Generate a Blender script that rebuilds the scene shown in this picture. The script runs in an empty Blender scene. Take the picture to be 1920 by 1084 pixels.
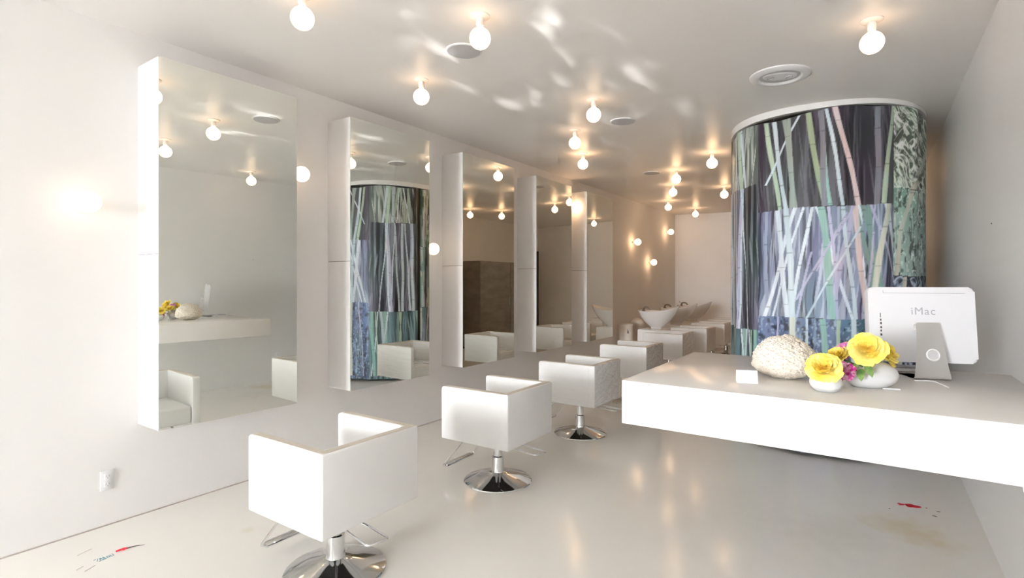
import bpy, bmesh, math, random
import numpy as np
from mathutils import Vector, Matrix, noise as mnoise

random.seed(7)
PI = math.pi
sc = bpy.context.scene
COL = sc.collection

# ------------------------------------------------------------------ helpers
def link(o):
    COL.objects.link(o)
    return o

def tag(o, label=None, cat=None, group=None, kind=None):
    if label: o['label'] = label
    if cat: o['category'] = cat
    if group: o['group'] = group
    if kind: o['kind'] = kind
    return o

def thing(name, label, cat, loc=(0, 0, 0), rz=0.0, group=None):
    o = link(bpy.data.objects.new(name, None))
    o.empty_display_size = 0.1
    o.location = loc
    o.rotation_euler = (0, 0, rz)
    return tag(o, label, cat, group)

def obj(name, bm, mats, parent=None, smooth=True, angle=35):
    me = bpy.data.meshes.new(name)
    bmesh.ops.recalc_face_normals(bm, faces=bm.faces[:])
    bm.to_mesh(me)
    bm.free()
    for m in (mats if isinstance(mats, (list, tuple)) else [mats]):
        me.materials.append(m)
    if smooth:
        me.polygons.foreach_set('use_smooth', [True] * len(me.polygons))
        me.set_sharp_from_angle(angle=math.radians(angle))
    o = link(bpy.data.objects.new(name, me))
    if parent: o.parent = parent
    return o

def copy_tree(o, parent=None):
    c = o.copy()
    link(c)
    if parent: c.parent = parent
    for ch in list(o.children):
        copy_tree(ch, c)
    return c

def box(bm, lo, hi, bevel=0.0, seg=2, mat=0, M=None):
    r = bmesh.ops.create_cube(bm, size=1.0)
    vs = r['verts']
    for v in vs:
        v.co = Vector([(lo[i] + hi[i]) / 2 + v.co[i] * (hi[i] - lo[i]) for i in range(3)])
        if M is not None: v.co = M @ v.co
    fs = set(f for v in vs for f in v.link_faces)
    for f in fs: f.material_index = mat
    if bevel > 0:
        es = list(set(e for v in vs for e in v.link_edges))
        bmesh.ops.bevel(bm, geom=es, offset=bevel, segments=seg, profile=0.5, affect='EDGES')

def prism(bm, pts, z0, z1, bevel=0.0):
    lo = [bm.verts.new((p[0], p[1], z0)) for p in pts]
    hi = [bm.verts.new((p[0], p[1], z1)) for p in pts]
    n = len(pts)
    fs = [bm.faces.new(lo[::-1]), bm.faces.new(hi)]
    for i in range(n):
        fs.append(bm.faces.new((lo[i], lo[(i + 1) % n], hi[(i + 1) % n], hi[i])))
    if bevel:
        es = list(set(e for f in fs for e in f.edges))
        bmesh.ops.bevel(bm, geom=es, offset=bevel, segments=2, profile=0.5, affect='EDGES')

def lathe(bm, prof, n=32, M=None, sx=1.0, sy=1.0, cap=True):
    rings = []
    for r, z in prof:
        ring = []
        for i in range(n):
            a = 2 * PI * i / n
            co = Vector((r * math.cos(a) * sx, r * math.sin(a) * sy, z))
            if M is not None: co = M @ co
            ring.append(bm.verts.new(co))
        rings.append(ring)
    for a, b in zip(rings, rings[1:]):
        for i in range(n):
            bm.faces.new((a[i], a[(i + 1) % n], b[(i + 1) % n], b[i]))
    if cap:
        bm.faces.new(rings[0][::-1])
        bm.faces.new(rings[-1])

def tube(bm, pts, r, n=10, closed=False, flat=1.0):
    pts = [Vector(p) for p in pts]
    m = len(pts)
    rings = []
    up = None
    for i, p in enumerate(pts):
        a = pts[(i - 1) % m] if (closed or i > 0) else p
        b = pts[(i + 1) % m] if (closed or i < m - 1) else p
        t = (b - a).normalized()
        if up is None:
            up = Vector((0, 0, 1)) if abs(t.z) < 0.9 else Vector((1, 0, 0))
        x = t.cross(up).normalized()
        y = x.cross(t).normalized()
        up = y
        rr = r[i] if isinstance(r, (list, tuple)) else r
        rings.append([bm.verts.new(p + x * (rr * math.cos(2 * PI * k / n)) + y * (rr * flat * math.sin(2 * PI * k / n))) for k in range(n)])
    last = m if closed else m - 1
    for i in range(last):
        a, b = rings[i], rings[(i + 1) % m]
        for k in range(n):
            bm.faces.new((a[k], a[(k + 1) % n], b[(k + 1) % n], b[k]))
    if not closed:
        bm.faces.new(rings[0][::-1])
        bm.faces.new(rings[-1])

def rounded_path(pts, rad=0.03, seg=5):
    pts = [Vector(p) for p in pts]
    out = [pts[0]]
    for a, b, c in zip(pts, pts[1:], pts[2:]):
        d0, d1 = (a - b), (c - b)
        r = min(rad, d0.length * .45, d1.length * .45)
        p0, p1 = b + d0.normalized() * r, b + d1.normalized() * r
        for k in range(seg + 1):
            t = k / seg
            out.append(p0 * (1 - t) ** 2 + b * 2 * t * (1 - t) + p1 * t ** 2)
    out.append(pts[-1])
    return out

def lin(c):
    return tuple((x / 12.92 if x <= .04045 else ((x + .055) / 1.055) ** 2.4) for x in [v / 255. for v in c])

# ------------------------------------------------------------------ materials
def mat(name, col=(.8, .8, .8), rough=.5, metal=0.0, spec=.5, emit=None, strength=0, coat=0.0, coat_rough=.05, sss=0.0):
    m = bpy.data.materials.new(name)
    m.use_nodes = True
    b = m.node_tree.nodes['Principled BSDF']
    b.inputs['Base Color'].default_value = (*col, 1)
    b.inputs['Roughness'].default_value = rough
    b.inputs['Metallic'].default_value = metal
    b.inputs['Specular IOR Level'].default_value = spec
    b.inputs['Coat Weight'].default_value = coat
    b.inputs['Coat Roughness'].default_value = coat_rough
    if sss:
        b.inputs['Subsurface Weight'].default_value = sss
        b.inputs['Subsurface Radius'].default_value = (.02, .02, .02)
    if emit:
        b.inputs['Emission Color'].default_value = (*emit, 1)
        b.inputs['Emission Strength'].default_value = strength
    return m

def nodes(m):
    return m.node_tree.nodes, m.node_tree.links, m.node_tree.nodes['Principled BSDF']

def noise_color(m, c0, c1, scale, detail=4, stretch=(1, 1, 1), lo=.35, hi=.65, bump=0.0, bump_scale=None, dist=.01):
    N, L, b = nodes(m)
    tc = N.new('ShaderNodeTexCoord')
    mp = N.new('ShaderNodeMapping')
    mp.inputs['Scale'].default_value = stretch
    nz = N.new('ShaderNodeTexNoise')
    nz.inputs['Scale'].default_value = scale
    nz.inputs['Detail'].default_value = detail
    rp = N.new('ShaderNodeValToRGB')
    rp.color_ramp.elements[0].position = lo
    rp.color_ramp.elements[1].position = hi
    rp.color_ramp.elements[0].color = (*c0, 1)
    rp.color_ramp.elements[1].color = (*c1, 1)
    L.new(tc.outputs['Object'], mp.inputs['Vector'])
    L.new(mp.outputs['Vector'], nz.inputs['Vector'])
    L.new(nz.outputs['Fac'], rp.inputs['Fac'])
    L.new(rp.outputs['Color'], b.inputs['Base Color'])
    if bump:
        n2 = N.new('ShaderNodeTexNoise')
        n2.inputs['Scale'].default_value = bump_scale or scale * 4
        n2.inputs['Detail'].default_value = 4
        L.new(mp.outputs['Vector'], n2.inputs['Vector'])
        bp = N.new('ShaderNodeBump')
        bp.inputs['Strength'].default_value = bump
        bp.inputs['Distance'].default_value = dist
        L.new(n2.outputs['Fac'], bp.inputs['Height'])
        L.new(bp.outputs['Normal'], b.inputs['Normal'])
    return m

M = {}
M['wall'] = noise_color(mat('wall_paint', rough=.62, spec=.22), (.85, .838, .825), (.88, .868, .855), 1.3, bump=.05, bump_scale=60, dist=.002)
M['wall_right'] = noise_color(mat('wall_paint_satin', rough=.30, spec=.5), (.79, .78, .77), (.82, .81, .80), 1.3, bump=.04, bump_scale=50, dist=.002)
M['ceiling'] = noise_color(mat('ceiling_paint', rough=.36, spec=.28), (.88, .865, .845), (.90, .885, .865), 1.0, bump=.06, bump_scale=7, dist=.004)
M['cabinet'] = mat('white_lacquer', (.84, .83, .82), .35)
M['seam'] = mat('seam_dark_grey', (.25, .24, .23), .7)  # dark grey filler between upper and lower cabinet body
M['mirror'] = mat('mirror_silver', (.925, .945, .905), .0, 1.0)
M['mirror_edge'] = mat('mirror_edge_glass', (.45, .53, .48), .2)
M['vinyl'] = noise_color(mat('white_vinyl', rough=.38, coat=.15), (.86, .86, .86), (.89, .89, .885), 3, bump=.04, bump_scale=25, dist=.003)
M['rim_shade'] = mat('rim_shade_beige', (.64, .585, .51), .45)  # beige puts the dimmer light of the white rim tops into colour
M['chrome'] = mat('chrome', (.78, .79, .80), .07, 1.0)
M['black'] = mat('black_plastic', (.02, .02, .022), .4)
M['dark'] = mat('dark_rubber', (.06, .06, .06), .5)
M['desk'] = noise_color(mat('desk_laminate', rough=.18, spec=.45), (.83, .81, .785), (.86, .84, .815), 2.0)
M['porcelain'] = mat('white_porcelain', (.86, .85, .84), .12, coat=.3)
M['white_plastic'] = mat('white_plastic', (.80, .80, .81), .3)
M['imac'] = mat('computer_white', (.74, .74, .77), .28, coat=.25)
M['alu'] = mat('stand_metal', (.72, .70, .68), .40, .15)
M['grey_mark'] = mat('grey_lettering', (.40, .40, .44), .4)
M['grille'] = noise_color(mat('speaker_grille', rough=.7), (.50, .49, .50), (.54, .53, .54), 200)
M['bulb'] = mat('lit_bulb', (.9, .9, .85), .3, emit=(1.0, .66, .40), strength=3.6)
M['bulb_soft'] = mat('lit_bulb_dimmed', (.9, .9, .85), .3, emit=(1.0, .74, .52), strength=2.2)  # same kind of bulb, emission lowered for the near wall lamps
M['bulb_strong'] = mat('lit_bulb_boosted', (.9, .9, .85), .3, emit=(1.0, .62, .34), strength=9.0)  # same kind of bulb, emission raised to brighten and warm the far end
M['socket'] = mat('porcelain_socket', (.83, .79, .75), .3)
M['card'] = mat('card_white', (.86, .86, .88), .5)
M['frost'] = mat('frosted_white_glass', (.80, .81, .82), .35, sss=.2)
M['yellow'] = noise_color(mat('petal_yellow', rough=.55, sss=.15), lin((252, 226, 84)), lin((255, 240, 150)), 14)
M['gold'] = noise_color(mat('petal_gold', rough=.55, sss=.15), lin((250, 216, 84)), lin((255, 236, 130)), 20)
M['pink'] = noise_color(mat('petal_pink', rough=.6, sss=.1), lin((214, 110, 190)), lin((240, 170, 220)), 60)
M['stripe'] = noise_color(mat('petal_striped', rough=.6, sss=.1), lin((206, 40, 150)), lin((250, 205, 230)), 50, stretch=(1, 1, .3), lo=.42, hi=.58)
M['leaf'] = noise_color(mat('leaf_green', rough=.45), lin((60, 96, 40)), lin((120, 150, 70)), 30)
M['red'] = mat('red_plastic', lin((200, 30, 45)), .35)
M['redpaint'] = mat('red_paint', lin((196, 24, 44)), .3)
M['teal'] = mat('teal_paint', lin((70, 136, 150)), .5)
M['grime'] = mat('grey_scuff', lin((176, 174, 172)), .6)
M['speck'] = mat('dark_speck', lin((90, 80, 74)), .6)
M['steel_dark'] = noise_color(mat('dark_sheet_metal', rough=.32, metal=.35), (.20, .175, .15), (.27, .24, .205), 2.2, stretch=(1, 1, 3))
M['bin'] = mat('bin_beige', (.78, .72, .66), .4)
M['frame'] = mat('window_frame_metal', (.55, .55, .56), .4, .5)
M['asphalt'] = noise_color(mat('pavement', rough=.85), (.12, .12, .12), (.22, .21, .2), 3)
M['door'] = mat('dark_door', (.035, .03, .027), .45)
M['wrap'] = None
M['seam_line'] = mat('wall_floor_joint', (.42, .37, .33), .7)

# chair vinyl under clear film: crinkled glossy coat
def wrapped_material():
    m = mat('vinyl_under_clear_film', (.85, .85, .85), .35, coat=1.0, coat_rough=.06)
    N, L, b = nodes(m)
    tc = N.new('ShaderNodeTexCoord')
    mp = N.new('ShaderNodeMapping')
    mp.inputs['Scale'].default_value = (1.2, 1.6, 9)
    mp.inputs['Rotation'].default_value = (.12, .1, 0)
    nz = N.new('ShaderNodeTexNoise')
    nz.inputs['Scale'].default_value = 3.2
    nz.inputs['Detail'].default_value = 3
    nz.inputs['Distortion'].default_value = .6
    bp = N.new('ShaderNodeBump')
    bp.inputs['Strength'].default_value = 1.0
    bp.inputs['Distance'].default_value = .05
    L.new(tc.outputs['Object'], mp.inputs['Vector'])
    L.new(mp.outputs['Vector'], nz.inputs['Vector'])
    L.new(nz.outputs['Fac'], bp.inputs['Height'])
    L.new(bp.outputs['Normal'], b.inputs['Coat Normal'])
    return m
M['wrap'] = wrapped_material()

# glossy poured floor with a worn tone and a few yellowed stains
def floor_material():
    m = mat('poured_floor', (.7, .69, .66), .12, spec=.42)
    N, L, b = nodes(m)
    tc = N.new('ShaderNodeTexCoord')
    nz = N.new('ShaderNodeTexNoise')
    nz.inputs['Scale'].default_value = .9
    nz.inputs['Detail'].default_value = 6
    rp = N.new('ShaderNodeValToRGB')
    rp.color_ramp.elements[0].position = .3
    rp.color_ramp.elements[1].position = .7
    rp.color_ramp.elements[0].color = (.82, .795, .75, 1)
    rp.color_ramp.elements[1].color = (.87, .85, .81, 1)
    L.new(tc.outputs['Object'], nz.inputs['Vector'])
    L.new(nz.outputs['Fac'], rp.inputs['Fac'])
    col = rp.outputs['Color']
    for (x, y, r, amt, c) in ((.14, 4.02, .22, .6, (.74, .62, .38)), (.30, 3.9, .16, .5, (.74, .63, .42)),
                              (-3.12, 1.73, .05, .5, (.72, .68, .50)), (-.25, 3.7, .35, .25, (.62, .58, .48))):
        d = N.new('ShaderNodeVectorMath'); d.operation = 'DISTANCE'
        d.inputs[1].default_value = (x, y, 0)
        L.new(tc.outputs['Object'], d.inputs[0])
        n3 = N.new('ShaderNodeTexNoise')
        n3.inputs['Scale'].default_value = 9
        n3.inputs['Detail'].default_value = 5
        L.new(tc.outputs['Object'], n3.inputs['Vector'])
        mm = N.new('ShaderNodeMath'); mm.operation = 'MULTIPLY_ADD'
        mm.inputs[1].default_value = r * 1.6
        L.new(n3.outputs['Fac'], mm.inputs[0]); L.new(d.outputs['Value'], mm.inputs[2])
        mr = N.new('ShaderNodeMapRange')
        mr.inputs['From Min'].default_value = r * 1.9
        mr.inputs['From Max'].default_value = r * .8
        mr.inputs['To Min'].default_value = 0
        mr.inputs['To Max'].default_value = amt
        L.new(mm.outputs[0], mr.inputs['Value'])
        mx = N.new('ShaderNodeMix'); mx.data_type = 'RGBA'
        mx.inputs['B'].default_value = (*c, 1)
        L.new(mr.outputs['Result'], mx.inputs['Factor'])
        L.new(col, mx.inputs['A'])
        col = mx.outputs['Result']
    L.new(col, b.inputs['Base Color'])
    n2 = N.new('ShaderNodeTexNoise')
    n2.inputs['Scale'].default_value = 5
    n2.inputs['Detail'].default_value = 4
    bp = N.new('ShaderNodeBump')
    bp.inputs['Strength'].default_value = .08
    bp.inputs['Distance'].default_value = .004
    L.new(tc.outputs['Object'], n2.inputs['Vector'])
    L.new(n2.outputs['Fac'], bp.inputs['Height'])
    L.new(bp.outputs['Normal'], b.inputs['Normal'])
    return m
M['floor'] = floor_material()

# white coral: cream with dark pores
def coral_material():
    m = mat('coral', (.8, .75, .66), .75)
    N, L, b = nodes(m)
    tc = N.new('ShaderNodeTexCoord')
    vo = N.new('ShaderNodeTexVoronoi')
    vo.inputs['Scale'].default_value = 95
    rp = N.new('ShaderNodeValToRGB')
    e = rp.color_ramp.elements
    e[0].position, e[1].position = .08, .24
    e[0].color, e[1].color = (*lin((190, 172, 150)), 1), (*lin((248, 240, 226)), 1)
    L.new(tc.outputs['Object'], vo.inputs['Vector'])
    L.new(vo.outputs['Distance'], rp.inputs['Fac'])
    L.new(rp.outputs['Color'], b.inputs['Base Color'])
    bp = N.new('ShaderNodeBump'); bp.inputs['Strength'].default_value = 1.0; bp.inputs['Distance'].default_value = .006
    L.new(vo.outputs['Distance'], bp.inputs['Height']); L.new(bp.outputs['Normal'], b.inputs['Normal'])
    return m
M['coral'] = coral_material()

# ------------------------------------------------------------------ room
XL, XR, YB, YF = -3.9, .55, 12.57, -7.0
def zc(x): return 3.10 - .022 * (x - XL)

def struct(name, bm, m, smooth=False):
    return tag(obj(name, bm, m, smooth=smooth), kind='structure')

T = .12
bm = bmesh.new(); box(bm, (XL - T, YF - T, -T), (XR + T, YB + T, 0)); struct('floor', bm, M['floor'])
bm = bmesh.new(); box(bm, (XL - T, YF - T, 3.0), (XR + T, YB + T, 3.3))
for v in bm.verts:
    if v.co.z < 3.1: v.co.z = zc(v.co.x)
struct('ceiling', bm, M['ceiling'])
bm = bmesh.new(); box(bm, (XL - T, YF - T, 0), (XL, YB + T, 3.2)); struct('wall_left', bm, M['wall'])
bm = bmesh.new(); box(bm, (XR, YF - T, 0), (XR + T, YB + T, 3.2)); struct('wall_right', bm, M['wall_right'])
bm = bmesh.new(); box(bm, (XL, YB, 0), (XR, YB + T, 3.2)); struct('wall_back', bm, M['wall'])
# front wall: one wide shop window, frame with two mullions
WX0, WX1, WZ0, WZ1 = -3.78, -1.55, .06, 2.97
bm = bmesh.new()
box(bm, (XL, YF - T, 0), (WX0, YF, 3.2)); box(bm, (WX1, YF - T, 0), (XR, YF, 3.2))
box(bm, (WX0, YF - T, 0), (WX1, YF, WZ0)); box(bm, (WX0, YF - T, WZ1), (WX1, YF, 3.2))
struct('wall_front', bm, M['wall'])
bm = bmesh.new()
for x in (WX0 + .025, -3.04, -2.29, WX1 - .025): box(bm, (x - .025, YF - .09, WZ0), (x + .025, YF - .03, WZ1))
for z in (WZ0 + .025, WZ1 - .025): box(bm, (WX0, YF - .09, z - .025), (WX1, YF - .03, z + .025))
struct('window_1', bm, M['frame'])
bm = bmesh.new(); box(bm, (-14, YF - 14, -.3), (10, YF - T - .001, -T - .001)); struct('ground_outside', bm, M['asphalt'])
# dark door in the far end of the right wall
bm = bmesh.new(); box(bm, (XR - .05, 12.05, 0), (XR + .001, 12.5, 2.35), .004)
struct('door_1', bm, M['door'])
# thin joint line between floor and left wall
bm = bmesh.new(); box(bm, (XL, YF, 0), (XL + .007, YB, .006)); struct('trim_1', bm, M['seam_line'])

# ------------------------------------------------------------------ mirror cabinets
XM = -3.6
CAB = [  # y0, width, turn of the mirrored front, label
    (1.44, .915, .036, 'tall white wall cabinet with mirrored front reflecting the desk, nearest the shop window'),
    (2.872, .935, .013, 'tall white wall cabinet with mirrored front reflecting the bamboo curtain'),
    (4.334, .957, .006, 'tall white wall cabinet whose mirror reflects a dark metal cabinet, third from the window'),
    (5.819, .957, .002, 'tall white wall cabinet whose mirror reflects the back wall, fourth from the window'),
    (7.275, .965, .0, 'tall white wall cabinet with mirror reflecting a shampoo bowl, last before the far lamps'),
]
for y0, w, th, lab in CAB:
    root = thing('mirror_cabinet', lab, 'mirror', (XL, y0, 0), 0, 'mirrored cabinets along the left wall')
    d0 = XM - XL
    d1 = d0 + math.tan(th) * w
    z0, zm, z1 = .59, 1.675, 2.882
    q = [(.0005, 0), (d0 - .006, 0), (d1 - .006, w), (.0005, w)]
    bm = bmesh.new(); prism(bm, q, z0, zm - .002, .0015); obj('lower_body', bm, M['cabinet'], root)
    bm = bmesh.new(); prism(bm, q, zm + .002, z1, .0015); obj('upper_body', bm, M['cabinet'], root)
    q2 = [(.002, .004), (d0 - .01, .004), (d1 - .01, w - .004), (.002, w - .004)]
    bm = bmesh.new(); prism(bm, q2, zm - .006, zm + .006); obj('joint', bm, M['seam'], root)
    bm = bmesh.new()
    prism(bm, [(d0 - .006, 0), (d0, 0), (d1, w), (d1 - .006, w)], z0, z1)
    nrm = Vector((1, -math.tan(th), 0)).normalized()
    bm.normal_update()
    bmesh.ops.recalc_face_normals(bm, faces=bm.faces[:])
    for f in bm.faces: f.material_index = 0 if f.normal.dot(nrm) > .99 else 1
    obj('mirror_panel', bm, [M['mirror'], M['mirror_edge']], root, smooth=False)

# ------------------------------------------------------------------ bulb lamps
def make_lamp(name, label, group, bulb):
    root = thing(name, label, 'lamp', (0, 0, 0), 0, group)
    bm = bmesh.new()      # mounting plate and porcelain neck; local +Z points away from the mount
    lathe(bm, [(.058, 0), (.058, .006), (.050, .012), (.026, .016)], 28)
    obj('mounting_plate', bm, M['socket'], root)
    bm = bmesh.new()
    lathe(bm, [(.021, .015), (.023, .03), (.023, .052), (.019, .062)], 20)
    obj('socket', bm, M['socket'], root)
    bm = bmesh.new()
    prof = [(.016, .060), (.019, .068)]
    R, c = .062, .132
    for k in range(0, 15):
        a = math.radians(-62 + k * (152 / 14.))
        prof.append((max(R * math.cos(a), .001), c + R * math.sin(a)))
    lathe(bm, prof, 28)
    obj('bulb', bm, bulb, root)
    return root

lamp0 = make_lamp('ceiling_lamp', 'round bare ceiling bulb', 'bare ceiling bulbs', M['bulb'])
lamp_far = None
CEIL_LAMPS = [
    (-2.570, 1.730, 'large bare ceiling bulb at the top edge, above the gap between first two mirrors'),
    (-1.898, 2.441, 'round bare ceiling bulb right beside the nearest round ceiling speaker'),
    (-2.913, 3.001, 'round bare ceiling bulb above the gap between the second and third mirror'),
    (-1.970, 4.108, 'round bare ceiling bulb just left of the second round ceiling speaker'),
    (-2.549, 4.874, 'small upper one of two bare ceiling bulbs hanging close together above the fourth mirror'),
    (-2.945, 5.842, 'lower one of two bare ceiling bulbs hanging close together above the fourth mirror'),
    (-2.264, 7.350, 'bare ceiling bulb just right of the farthest round ceiling speaker'),
    (-1.589, 6.540, 'bare ceiling bulb a short way left of the bamboo curtain top, the large one there'),
    (-2.657, 8.459, 'bare ceiling bulb below the farthest speaker, largest of the far cluster by the back wall'),
    (-3.293, 10.184, 'tiny bare ceiling bulb hanging near the left wall over the far wall lamps'),
    (-3.140, 11.520, 'bare ceiling bulb hanging closest in front of the back wall'),
    (-2.007, 9.049, 'tiny bare ceiling bulb almost touching the left edge of the bamboo curtain'),
    (-0.008, 3.691, 'round bare ceiling bulb over the reception desk, beside the recessed white vent'),
    (-0.85, 2.38, 'bare ceiling bulb seen only in the first mirror, near its left edge'),
    (-0.62, 9.1, 'bare ceiling bulb behind the curtain, seen only low in the third mirror, right one'),
    (-0.25, 8.5, 'bare ceiling bulb behind the curtain, seen only low in the third mirror, left one'),
    (-1.60, 11.7, 'bare ceiling bulb by the back wall, seen only in the fifth mirror'),
]
for i, (x, y, lab) in enumerate(CEIL_LAMPS):
    if i == 0: o = lamp0
    elif y < 5: o = copy_tree(lamp0)
    elif lamp_far is None: o = lamp_far = make_lamp('ceiling_lamp', lab, 'bare ceiling bulbs', M['bulb_strong'])
    else: o = copy_tree(lamp_far)
    o.location = (x, y, zc(x))
    o.rotation_euler = (PI, 0, i * 1.3)
    o['label'] = lab
wl0 = make_lamp('wall_lamp', 'x', 'bare wall bulbs', M['bulb_soft'])
wl_far = None
WALL_LAMPS = [
    (1.143, 1.967, 'bare round bulb on the left wall between window and first mirror, with dark screw hole'),
    (2.53, 2.362, 'bare round wall bulb between the first and second mirror'),
    (4.059, 1.843, 'bare round wall bulb between the second and third mirror'),
    (7.21, 2.658, 'bare round wall bulb glowing against the side of the fifth mirror cabinet'),
    (9.821, 2.276, 'bare wall bulb beyond the last mirror, nearest to that mirror'),
    (10.722, 1.91, 'bare wall bulb beyond the last mirror, the lowest one, above the shampoo bowls'),
    (11.84, 2.63, 'bare wall bulb in the far corner beside the back wall'),
]
for i, (y, z, lab) in enumerate(WALL_LAMPS):
    if i == 0: o = wl0
    elif y < 5: o = copy_tree(wl0)
    elif wl_far is None: o = wl_far = make_lamp('wall_lamp', lab, 'bare wall bulbs', M['bulb_strong'])
    else: o = copy_tree(wl_far)
    o.location = (XL, y, z)
    o.rotation_euler = (0, PI / 2, 0)
    o['label'] = lab
    o['group'] = 'bare wall bulbs'

# ------------------------------------------------------------------ ceiling speakers and vent
spk = thing('ceiling_speaker', 'flat grey round ceiling speaker nearest the window', 'speaker', (0, 0, 0), 0, 'round ceiling speakers')
bm = bmesh.new(); lathe(bm, [(.122, 0), (.122, -.006), (.114, -.010), (.110, -.008)], 48); obj('rim', bm, M['white_plastic'], spk)
bm = bmesh.new(); lathe(bm, [(.112, -.004), (.112, -.0085), (.06, -.012), (.001, -.013)], 48); obj('grille', bm, M['grille'], spk)
SPK = [(-2.284, 2.761, 'flat grey round ceiling speaker nearest the window, largest of the three in view'),
       (-2.001, 4.821, 'flat grey round ceiling speaker in mid ceiling, right of a bare bulb'),
       (-2.632, 7.399, 'flat grey round ceiling speaker farthest back, seen as a thin sliver')]
for i, (x, y, lab) in enumerate(SPK):
    o = spk if i == 0 else copy_tree(spk)
    o.location = (x, y, zc(x)); o['label'] = lab
    o.rotation_euler = (0, .022, 0)
vent = thing('recessed_ceiling_light', 'white round recessed fixture with two small lamps, in the ceiling before the bamboo curtain', 'light fixture', (-.571, 4.33, zc(-.571)))
vent.rotation_euler = (0, .022, .3)
bm = bmesh.new(); lathe(bm, [(.205, .0), (.203, -.010), (.185, -.020), (.150, -.022), (.138, -.012), (.136, -.002)], 56); obj('trim_ring', bm, M['white_plastic'], vent)
bm = bmesh.new(); lathe(bm, [(.136, -.003), (.136, -.006), (.001, -.008)], 48); obj('inner_plate', bm, M['grille'], vent)
bm = bmesh.new(); lathe(bm, [(.118, -.006), (.112, -.014), (.07, -.017), (.001, -.0175)], 40, sy=.62); obj('baffle', bm, M['white_plastic'], vent)
for sx in (-.062, .062):
    bm = bmesh.new(); lathe(bm, [(.026, -.012), (.026, -.022), (.020, -.023), (.017, -.018), (.001, -.018)], 24, Matrix.Translation((sx, 0, 0))); obj('spot_lamp', bm, M['grille'], vent)

# ------------------------------------------------------------------ outlets
def make_outlet(label, loc, rz):
    r = thing('wall_outlet', label, 'outlet', loc, rz, 'white wall outlets')
    bm = bmesh.new(); box(bm, (0, -.037, -.06), (.006, .037, .06), .002); obj('cover_plate', bm, M['white_plastic'], r)
    for z in (-.024, .024):
        bm = bmesh.new(); box(bm, (.005, -.018, z - .016), (.0085, .018, z + .016), .001); f = obj('socket_face', bm, M['white_plastic'], r)
        bm = bmesh.new()
        box(bm, (.008, -.009, z - .004), (.0089, -.006, z + .008)); box(bm, (.008, .006, z - .004), (.0089, .009, z + .008)); box(bm, (.008, -.0025, z - .012), (.0089, .0025, z - .007))
        s = obj('slot', bm, M['grey_mark'], f)
    return r
make_outlet('white wall outlet low on the left wall, below and left of the first mirror', (XL, 1.276, .28), 0)
make_outlet('white wall outlet low on the right wall, seen in the first mirror below the desk', (XR, 4.35, .37), PI)
make_outlet('white wall plate on the back wall, seen as a sliver in the fourth mirror', (.05, YB, .75), -PI / 2)

# ------------------------------------------------------------------ styling chairs
def make_chair(label, skin, foot=True, name='styling_chair'):
    root = thing(name, label, 'chair', (0, 0, 0), 0)
    W, D, z0, z1, t = .30, .30, .345, .730, .058
    bm = bmesh.new(); box(bm, (D - t, -W, z0), (D, W, z1))
    bmesh.ops.bevel(bm, geom=[e for e in bm.edges if not all(v.co.x < D - t + .01 for v in e.verts)], offset=.009, segments=3, profile=.5, affect='EDGES')
    obj('backrest', bm, skin, root)
    for s in (-1, 1):
        y = sorted((s * W, s * (W - t)))
        bm = bmesh.new()
        box(bm, (-D, y[0], z0), (D - t - .0005, y[1], z1), 0)
        top = [e for e in bm.edges if all(v.co.x < 0 and v.co.z > .5 for v in e.verts)]
        bmesh.ops.bevel(bm, geom=top, offset=.022, segments=4, profile=.5, affect='EDGES')
        es = [e for e in bm.edges if e.calc_length() > .05 or True]
        bmesh.ops.bevel(bm, geom=[e for e in bm.edges if len(e.link_faces) == 2 and e.calc_face_angle(0) > .7 and not all(v.co.x > D - t - .01 for v in e.verts)], offset=.007, segments=2, profile=.5, affect='EDGES')
        a = obj('armrest', bm, skin, root)
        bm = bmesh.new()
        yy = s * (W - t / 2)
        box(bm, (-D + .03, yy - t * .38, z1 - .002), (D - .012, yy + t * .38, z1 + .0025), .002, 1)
        obj('rim_shade_strip', bm, M['rim_shade'], a)  # added strip, tints the arm top as if less lit
    bm = bmesh.new(); box(bm, (D - t + .010, -W + .014, z1 - .002), (D - .010, W - .014, z1 + .003), .002, 1); obj('rim_shade_strip', bm, M['rim_shade'], root)
    bm = bmesh.new(); box(bm, (-D + .012, -W + t + .002, z0 + .01), (D - t - .002, W - t - .002, .50), .022, 4); obj('seat', bm, skin, root)
    bm = bmesh.new(); box(bm, (-.17, -.15, z0 - .014), (.15, .15, z0 + .012), .003, 1); obj('seat_plate', bm, M['black'], root)
    bm = bmesh.new(); lathe(bm, [(.052, .055), (.05, .06), (.047, .10), (.044, .185), (.034, .19), (.034, .335), (.06, .336)], 32); obj('pump_column', bm, M['chrome'], root)
    bm = bmesh.new(); lathe(bm, [(.255, 0), (.258, .006), (.254, .012), (.225, .022), (.15, .044), (.09, .058), (.052, .072), (.001, .073)], 64); obj('base', bm, M['chrome'], root)
    if foot:
        bm = bmesh.new()
        p = rounded_path([(-.12, .13, .335), (-.20, .14, .325), (-.385, .19, .085), (-.385, -.19, .085), (-.20, -.14, .325), (-.12, -.13, .335)], .035)
        tube(bm, p, .0075, 10)
        f = obj('footrest', bm, M['chrome'], root)
        bm = bmesh.new(); box(bm, (-.410, -.165, .074), (-.362, .165, .095), .006, 2); obj('foot_bar', bm, M['chrome'], f)
    bm = bmesh.new()
    p = rounded_path([(.05, -.045, .325), (.25, -.13, .318), (.44, -.16, .310), (.46, -.05, .310), (.27, -.03, .318), (.05, -.01, .325)], .03)
    tube(bm, p, .0055, 8)
    obj('pump_lever', bm, M['chrome'], root)
    return root

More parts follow.
